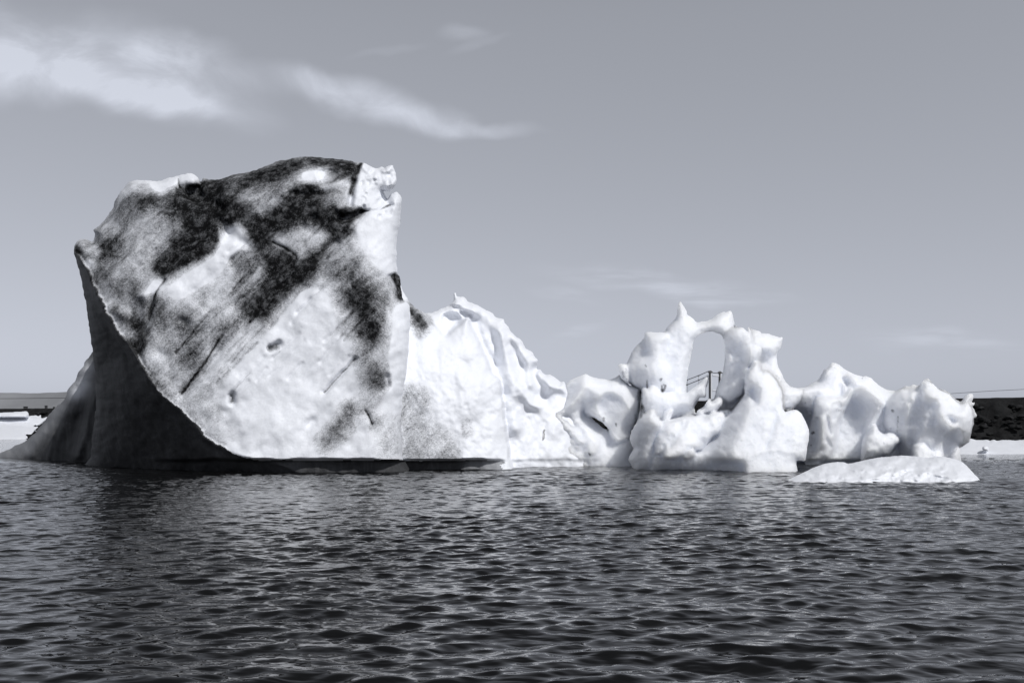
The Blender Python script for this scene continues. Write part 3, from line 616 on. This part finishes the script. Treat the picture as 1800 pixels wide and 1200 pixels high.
floe('ice_floe', -40, 718, 100, 758, [(U([(-800, 640), (-300, 600), (60, 620), (150, 610), (260, 600), (330, 615), (375, 590), (395, 650), (470, 640), (575, 622), (480, 700), (380, 790), (300, 830), (240, 820), (240, 1000), (-800, 1000)]), 172., 0, -.5, 3, 7), (U([(-600, 560), (-100, 520), (60, 515), (105, 530), (135, 605), (60, 640), (-600, 640)]), 170., 0, -.3, 2.5, 6)], 'jagged white ice floe with a pointed tip, behind the flat slab far left', 25, noise=.25)

# ------------------------------------------------------------------ water
def water():
    # fan of rows: fine near the viewer, coarse towards the horizon
    rows = [ -6.]
    while rows[-1] < 5: rows.append(rows[-1]+.4)
    y = rows[-1]
    while y < 4000:
        d = .022+.0016*max(0, y-6)
        if y > 52: d = .09+(y-52)*.06
        y += d; rows.append(y)
    rows = np.array(rows)
    ang = np.concatenate([np.linspace(-1.35, -.74, 40)[:-1], np.linspace(-.74, .74, 960), np.linspace(.74, 1.35, 40)[1:]])
    ap = -9.
    Yg, T = np.meshgrid(rows, ang, indexing='ij')
    Xg = (Yg-ap)*np.tan(T)*.92
    Z = np.zeros_like(Xg); DX = np.zeros_like(Xg); DY = np.zeros_like(Xg)
    r = np.random.default_rng(5)
    fade = 1/(1+(np.maximum(Yg, 0)/75)**4)
    # patches of wind: groups of stronger and calmer water
    patch = np.clip(.95+.8*fbm(Xg/8, Yg/13, 3, 3), .5, 1.4)
    comps = []
    for lam, n, sl in [(3.6, 4, .01), (2.1, 7, .018), (1.15, 13, .05), (.68, 16, .105), (.42, 15, .14), (.27, 14, .13), (.17, 12, .07), (.11, 9, .03)]:
        for i in range(n):
            L = lam*r.uniform(.75, 1.3); th = r.normal(.1, .4)-math.pi/2
            comps.append((L, th, sl/math.sqrt(n/2.)*r.uniform(.6, 1.3), r.uniform(0, 6.28)))
    for L, th, sl, ph in comps:
        k = 2*math.pi/L; amp = sl/k
        kx, ky = k*math.cos(th), k*math.sin(th)
        # long-wavelength warp keeps the crests from lining up
        ph2 = kx*Xg+ky*Yg+ph+1.6*fbm(Xg/(L*4)+ph, Yg/(L*5), 7, 2)
        sp = np.maximum(.02+.0016*np.maximum(0, Yg-6), 1.5*np.maximum(Yg, 1)/960)
        damp = np.clip((L/sp-3)/3, 0, 1)
        w = amp*damp*fade*patch
        Z += w*np.cos(ph2)
        s = np.sin(ph2)*w*.38
        DX -= s*math.cos(th); DY -= s*math.sin(th)
    V = np.stack([Xg+DX, Yg+DY, Z-.012], -1).reshape(-1, 3)
    R, Cn = Xg.shape
    idx = np.arange(R*Cn).reshape(R, Cn)
    Q = np.stack([idx[:-1, :-1], idx[:-1, 1:], idx[1:, 1:], idx[1:, :-1]], -1).reshape(-1, 4)
    return link('water', mesh_np('water', V, Q), M_water)
tag(water(), kind='structure')

# ------------------------------------------------------------------ far bank, hills
def bank():
    a = np.array((-190., 233.)); c = np.array((150., 84.)); L = np.linalg.norm(c-a)
    t = (c-a)/L; nrm = np.array((t[1], -t[0]))      # towards the viewer
    if nrm[1] > 0: nrm = -nrm
    prof = [(13, -1.), (9, .6), (7.5, 1.8), (6, 2.9), (4.5, 4.0), (3, 5.0), (1.8, 5.7), (1.2, 5.98), (0, 6.0), (-8, 6.0), (-16, -1)]
    pr = []
    for i in range(len(prof)-1):
        for k in range(5): pr.append(np.array(prof[i])+(np.array(prof[i+1])-np.array(prof[i]))*k/5)
    pr = np.array(pr+[prof[-1]])
    U_, W = np.meshgrid(np.arange(0, L, .45), np.arange(len(pr)), indexing='ij')
    out = pr[W, 0]; z = pr[W, 1]
    face = np.clip((6.2-z)/1.5, 0, 1)*(out > .5)
    nz = fbm(U_/2.2, z/1.2+out*.3, 90, 4, .6)-.9*worley(U_/1.6, (z+out)/1.6, 91)+.4
    out = out+face*nz*.8; z = z+face*nz*.35+.05*fbm(U_/6, out/3, 93)
    P = a[None, None]+U_[..., None]*t+out[..., None]*nrm
    V = np.concatenate([P, z[..., None]], -1).reshape(-1, 3)
    R, Cn = U_.shape; idx = np.arange(R*Cn).reshape(R, Cn)
    Q = np.stack([idx[:-1, :-1], idx[1:, :-1], idx[1:, 1:], idx[:-1, 1:]], -1).reshape(-1, 4)
    o = link('embankment', mesh_np('embankment', V, Q[:, ::-1], 60), M_bank)
    return tag(o, kind='structure')
bank()
BA = np.array((-190., 233.)); BT = np.array((150., 84.))-BA; BT = BT/np.linalg.norm(BT)
def on_bank(px, off=0.):
    """point of the bank's crest seen in column px"""
    k = (px-CXP)/F
    u = (k*BA[1]-BA[0])/(BT[0]-k*BT[1])
    p = BA+u*BT
    return Vector((p[0], p[1], 6.0))

def boulders():
    V = []; Q = []
    r = np.random.default_rng(3)
    nrm = np.array((BT[1], -BT[0])); nrm = -nrm if nrm[1] > 0 else nrm
    import bmesh
    bm = bmesh.new(); bmesh.ops.create_icosphere(bm, subdivisions=2, radius=1)
    base = np.array([v.co[:] for v in bm.verts]); tri = np.array([[v.index for v in f.verts] for f in bm.faces]); bm.free()
    n0 = 0
    for i in range(1500):
        u = r.uniform(0, 370); tt = r.uniform(0, 1)
        out = 2.5+tt*8.5; z = 5.3-tt*5.0
        s = r.uniform(.15, .5)
        d = base*(1+.28*(vn(base[:, 0]*1.7+i*3.1, base[:, 1]*1.7+base[:, 2]*2.3, i)-.5)[:, None]*2)*s*np.array((1.2, 1., .75))*r.uniform(.7, 1.3, 3)
        p = BA+u*BT+out*nrm
        V.append(d+np.array((p[0], p[1], z))); Q.append(tri+n0); n0 += len(base)
    o = link('riprap_boulders', mesh_np('riprap_boulders', np.concatenate(V), np.concatenate(Q), 35), M_bould)
    tag(o, 'dark loose boulders piled on the slope of the far bank', 'boulders', kind='stuff')
boulders()

def hills():
    xs = np.linspace(-2600, 400, 260)
    px = CXP+xs/3000*F
    top = EYE+(HZ-(690.5-3.5*np.clip((px-40)/90, 0, 3)+1.6*fbm(px/34, px*0, 4, 4)))/F*3000
    top = np.where(px > 380, top*np.clip(1-(px-380)/420, 0.02, 1), top)
    rows = [(0, -2.), (.35, .35), (.6, .7), (.85, .93), (1, 1.), (1.5, .9), (3, -.02)]
    V = []
    for f_, hh in rows:
        V.append(np.stack([xs, 2700+f_*300+60*fbm(xs/200, xs*0+f_, 6, 3), np.where(hh < 0, -2., top*hh+(3*fbm(xs/60, xs*0+hh*9, 9, 3) if 0 < hh < 1 else 0))], -1))
    V = np.concatenate(V); n = len(xs); idx = np.arange(len(V)).reshape(len(rows), n)
    Q = np.stack([idx[:-1, :-1], idx[:-1, 1:], idx[1:, 1:], idx[1:, :-1]], -1).reshape(-1, 4)
    tag(link('hills', mesh_np('hills', V, Q), M_hill), kind='structure')
hills()

# ------------------------------------------------------------------ suspension bridge tower and cables
import bmesh
def box(bm, c, size, bev=.02, rz=0., taper=1.):
    m = Matrix.Translation(c) @ Matrix.Rotation(rz, 4, 'Z') @ Matrix.Diagonal((*size, 1))
    r = bmesh.ops.create_cube(bm, size=1, matrix=Matrix())
    for v in r['verts']:
        if v.co.z > 0: v.co.x *= taper; v.co.y *= taper
        v.co = m @ v.co
    if bev: bmesh.ops.bevel(bm, geom=list({e for v in r['verts'] for e in v.link_edges}), offset=bev, segments=2, affect='EDGES')

def tube(bm, pts, r, seg=8):
    rings = []
    for i, p in enumerate(pts):
        d = (pts[min(i+1, len(pts)-1)]-pts[max(i-1, 0)]).normalized()
        a = d.cross(Vector((0, 0, 1)));
        if a.length < .01: a = Vector((1, 0, 0))
        a.normalize(); u = a.cross(d)
        rings.append([bm.verts.new(p+r*(a*math.cos(t*2*math.pi/seg)+u*math.sin(t*2*math.pi/seg))) for t in range(seg)])
    for q in range(len(rings)-1):
        for t in range(seg):
            bm.faces.new((rings[q][t], rings[q][(t+1) % seg], rings[q+1][(t+1) % seg], rings[q+1][t]))
    bm.faces.new(rings[0][::-1]); bm.faces.new(rings[-1])

def fin(name, bm, mat, parent=None, smooth=False):
    me = bpy.data.meshes.new(name); bmesh.ops.recalc_face_normals(bm, faces=bm.faces); bm.to_mesh(me); bm.free()
    if smooth:
        for p in me.polygons: p.use_smooth = True
        me.set_sharp_from_angle(angle=math.radians(40))
    return link(name, me, mat, parent)

p1 = on_bank(1249); Yt = p1.y
def tp(px, py, dy=0.): return at(px, py, Yt+dy)
mpp = Yt/F
br = empty('suspension_bridge', p1)
tag(br, 'suspension bridge tower with two columns and sloping cables seen through the ice arch', 'bridge')
for i, (px, ptop, wpx, dy) in enumerate([(1248.6, 654, 5.2, 0.), (1265.5, 655, 4.6, 1.6)]):
    # a column is a pale concrete leg; an added dark slab paints the shade of its left face
    t_ = tp(px, ptop, dy); h_ = t_.z-4.
    bm = bmesh.new(); box(bm, (t_.x, t_.y, 4.+h_/2), (wpx*mpp, .55, h_), .03, taper=.92)
    col_ = fin('column', bm, M_white, br)
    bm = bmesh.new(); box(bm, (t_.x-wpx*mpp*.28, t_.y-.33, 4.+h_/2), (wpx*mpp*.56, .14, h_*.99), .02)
    fin('shade_face', bm, M_dark, col_)
    bm = bmesh.new()
    box(bm, (t_.x-.02, t_.y, t_.z+.06), (6.4*mpp, .8, 3.4*mpp), .07, taper=.75)
    tube(bm, [Vector((t_.x-3.4*mpp, t_.y, t_.z-.08)), Vector((t_.x-1.*mpp, t_.y, t_.z+.2)), Vector((t_.x+1.*mpp, t_.y, t_.z+.2)), Vector((t_.x+4.6*mpp, t_.y, t_.z-.1))], .07)
    fin('cable_saddle', bm, M_dark, br)
bm = bmesh.new(); l_ = tp(1251.4, 660); r_ = tp(1263, 660, 1.5)
d_ = r_-l_; box(bm, (l_+r_)/2, (d_.length, .4, 2.6*mpp), .03, rz=math.atan2(d_.y, d_.x)); fin('cross_beam', bm, M_white, br)
bm = bmesh.new(); l_ = tp(1251, 686); r_ = tp(1259, 686, 1.5); d_ = r_-l_
box(bm, (l_+r_)/2, (d_.length, .35, 2.2*mpp), .03, rz=math.atan2(d_.y, d_.x)); fin('cross_beam', bm, M_white, br)
for k_, pts in enumerate([[(1246, 652), (1228, 660), (1208, 667.5), (1190, 674), (1165, 682), (1140, 688)], [(1246, 660), (1228, 668), (1208, 676), (1190, 682), (1165, 689), (1140, 694)]]):
    bm = bmesh.new(); P = [tp(x, y, -(x-1246)*.05) for x, y in pts]
    tube(bm, P, .055); cab = fin('main_cable', bm, M_dark, br, True)
    for x, y in [pts[1], pts[2]]:
        bm = bmesh.new(); q = tp(x, y, -(x-1246)*.05); box(bm, q, (.28, .16, .16), .03); fin('cable_clamp', bm, M_dark, cab)
for x in (1228, 1208.6):
    bm = bmesh.new(); q = tp(x, 660 if x > 1215 else 667.5, -(x-1246)*.05); tube(bm, [q, Vector((q.x, q.y, 4.8))], .018, 6); fin('hanger', bm, M_dark, br)
bm = bmesh.new(); tube(bm, [tp(1249, 653), tp(1255, 655.4, .6), tp(1260, 655.2, 1.), tp(1265, 653.5, 1.6)], .05); fin('main_cable', bm, M_dark, br, True)
bm = bmesh.new(); box(bm, tp(1258, 712, .8)+Vector((0, 0, 0)), (2.6, 2.2, 1.6), .08); fin('pier_base', bm, M_conc, br)

# overhead wires on hidden poles
def wire(label, pts, r):
    e = empty('overhead_wire', pts[0].copy()); e.location.z = 6
    bpy.context.view_layer.update()
    bm = bmesh.new(); tube(bm, pts, r, 6); fin('wire', bm, M_dark, e, True)
    for p in (pts[0], pts[-1]):
        bm = bmesh.new(); tube(bm, [Vector((p.x, p.y, 5.2)), Vector((p.x, p.y, p.z+.5))], .12); box(bm, (p.x, p.y, p.z+.2), (.9, .14, .12), .02); fin('pole', bm, M_dark, e)
    tag(e, label, 'wire')
def bp(px, py): q = on_bank(px); return at(px, py, q.y-0.)
wire('thin dark wire strung above the far bank at the left edge', [bp(x, y) for x, y in [(-60, 700.5), (0, 700.4), (45, 700), (80, 699.5), (115, 699.2), (170, 699.5), (260, 700)]], .055)
wire('thin dark wire rising to the right above the black bank', [bp(x, y) for x, y in [(1600, 697), (1640, 693.7), (1675, 691.3), (1715, 688.6), (1753, 686.3), (1800, 684), (1870, 681)]], .03)

def bollard(px, w, h, label):
    q = on_bank(px); m = q.y/F
    e = empty('marker_block', (q.x, q.y, 6.0))
    bm = bmesh.new(); box(bm, (q.x, q.y, 6+h*m/2-.2), (w*m, w*m, h*m+.4), .04, taper=.95); fin('shaft', bm, M_conc, e)
    bm = bmesh.new(); box(bm, (q.x, q.y, 6+h*m+.06), (w*m*1.1, w*m*1.1, .12), .03); fin('cap', bm, M_dark, e)
    tag(e, label, 'block', 'dark blocks on the far bank')
bollard(81, 3.8, 4.2, 'squat dark block standing alone on the far bank, tallest of the three')
bollard(45, 5.5, 3., 'wide dark block on the far bank at the left edge of the view')
bollard(95, 3.2, 1.6, 'low dark block on the far bank beside the iceberg flank')

# ------------------------------------------------------------------ light and sky
EL, AZ = math.radians(46), math.radians(40)     # azimuth: to the right of the viewer's back
sd_ = Vector((math.cos(EL)*math.sin(AZ), -math.cos(EL)*math.cos(AZ), math.sin(EL)))
sun = bpy.data.lights.new('sun', 'SUN'); sun.energy = 2.95; sun.angle = math.radians(.5); sun.color = (1., .99, .98)
so = bpy.data.objects.new('sun', sun); COL.objects.link(so)
so.rotation_euler = sd_.to_track_quat('Z', 'Y').to_euler(); so.location = sd_*60

w = bpy.data.worlds.new('World'); SC.world = w; w.use_nodes = True
nt = NT(w.node_tree); bg = w.node_tree.nodes['Background']
sky = nt.node('ShaderNodeTexSky', sky_type='NISHITA', sun_disc=False, sun_elevation=EL, altitude=0.)
# sun_rotation: 0 = +Y, turning clockwise seen from above
sky.sun_rotation = math.atan2(sd_.x, sd_.y)
sky.air_density = 1.0; sky.dust_density = 1.2; sky.ozone_density = 1.0
bw = nt.node('ShaderNodeRGBToBW', {0: sky.outputs[0]}).outputs[0]
tc = nt.node('ShaderNodeTexCoord').outputs['Generated']
sp = nt.node('ShaderNodeSeparateXYZ', {0: tc})
yy = nt.m('MAXIMUM', sp.outputs[1], .05)
U0 = nt.m('DIVIDE', sp.outputs[0], yy); W0 = nt.m('DIVIDE', sp.outputs[2], yy)
uv = nt.node('ShaderNodeCombineXYZ', {0: U0, 1: W0}).outputs[0]
wn = nt.node('ShaderNodeTexNoise', {'Vector': uv, 'Scale': 9., 'Detail': 3, 'Roughness': .5}).outputs['Color']
wv = nt.node('ShaderNodeVectorMath', {0: wn, 1: (.5, .5, .5)}, operation='SUBTRACT').outputs[0]
wv = nt.node('ShaderNodeVectorMath', {0: wv, 'Scale': .05}, operation='SCALE').outputs[0]
uvw = nt.node('ShaderNodeVectorMath', {0: uv, 1: wv}, operation='ADD').outputs[0]
mp = nt.node('ShaderNodeMapping', {'Vector': uv, 'Rotation': (0, 0, math.radians(14)), 'Scale': (4.6, 8.5, 1)}).outputs[0]
tex = nt.node('ShaderNodeTexNoise', {'Vector': mp, 'Scale': 1.9, 'Detail': 8, 'Roughness': .62, 'Distortion': .6}).outputs[0]
tex2 = nt.ss(tex, .28, .72, .45, 1.2)
def puff(px, py, rx, ry, rot, a, soft=1.0, wisp=True):
    c = ((px-CXP)/F, (HZ-py)/F, 0)
    m_ = nt.node('ShaderNodeVectorMath', {0: uvw if wisp else uv, 1: c}, operation='SUBTRACT').outputs[0]
    m_ = nt.node('ShaderNodeMapping', {'Vector': m_, 'Rotation': (0, 0, math.radians(rot))}, vector_type='POINT').outputs[0]
    m_ = nt.node('ShaderNodeVectorMath', {0: m_, 1: (F/rx, F/ry, 0)}, operation='MULTIPLY').outputs[0]
    d_ = nt.node('ShaderNodeVectorMath', {0: m_}, operation='LENGTH').outputs['Value']
    return nt.m('MULTIPLY', nt.ss(d_, 1.25*soft, .15, 0, 1), a)
puffs = [puff(70, 110, 130, 66, 5, .5), puff(110, 60, 190, 55, 0, .2), puff(220, 120, 170, 70, 14, .5), puff(310, 88, 105, 44, 8, .42), puff(255, 160, 180, 46, 20, .48), puff(290, 185, 110, 28, 14, .4), puff(-60, 90, 150, 90, 0, .5),
  puff(395, 140, 100, 36, 12, .2), puff(400, 195, 100, 38, 8, .18), puff(470, 135, 90, 28, 6, .15), puff(550, 140, 80, 26, 14, .42), puff(645, 168, 125, 36, 16, .46), puff(745, 202, 100, 30, 8, .46), puff(840, 217, 115, 16, 3, .3), puff(820, 62, 46, 15, 10, .17), puff(845, 84, 58, 10, -8, .09), puff(690, 82, 75, 10, -6, .06)]
t_ = puffs[0]
for q in puffs[1:]: t_ = nt.m('ADD', t_, q)
t_ = nt.m('MULTIPLY', t_, nt.m('MULTIPLY', tex2, 1.42))
faint = [puff(1160, 500, 210, 26, 8, .3), puff(1010, 520, 80, 16, 10, .16), puff(1010, 592, 60, 14, -18, .15), puff(1660, 605, 150, 24, 2, .2), puff(1250, 525, 160, 14, 4, .12)]
mp2 = nt.node('ShaderNodeMapping', {'Vector': uv, 'Rotation': (0, 0, math.radians(8)), 'Scale': (5, 40., 1)}).outputs[0]
tx3 = nt.ss(nt.node('ShaderNodeTexNoise', {'Vector': mp2, 'Scale': 1.5, 'Detail': 5, 'Roughness': .6, 'Distortion': .3}).outputs[0], .35, .7, .1, 1.3)
f_ = faint[0]
for q in faint[1:]: f_ = nt.m('ADD', f_, q)
cl = nt.m('ADD', t_, nt.m('MULTIPLY', f_, tx3))
cl = nt.m('MINIMUM', cl, .95)
cl = nt.m('MULTIPLY', cl, nt.ss(sp.outputs[1], .1, .3))
SKYK = 1.34
skyv = nt.m('MULTIPLY', nt.m('POWER', nt.m('MULTIPLY', bw, .25), .5), 4*SKYK)
# a clear sky through a red filter deepens fast towards the zenith
skyv = nt.m('MULTIPLY', skyv, nt.ss(sp.outputs[2], .40, .78, 1., .36))
lum = nt.m('ADD', skyv, nt.m('MULTIPLY', cl, 3.3))
tint = nt.node('ShaderNodeVectorMath', {0: (.935, .985, 1.115), 'Scale': lum}, operation='SCALE').outputs[0]
nt.l.new(tint, bg.inputs['Color'])
bg.inputs['Strength'].default_value = .09

cam = bpy.data.cameras.new('camera'); co = bpy.data.objects.new('camera', cam); COL.objects.link(co)
co.location = (0, 0, EYE); co.rotation_euler = (math.radians(90), 0, 0)
cam.sensor_width = 36; cam.lens = 36*F/1800; cam.shift_y = (HZ-600)/1800
cam.clip_start = .1; cam.clip_end = 9000
SC.camera = co
vs = SC.view_settings
vs.view_transform = 'Standard'; vs.look = 'None'; vs.exposure = 0; vs.gamma = 1
try: vs.use_curve_mapping = False
except Exception: pass
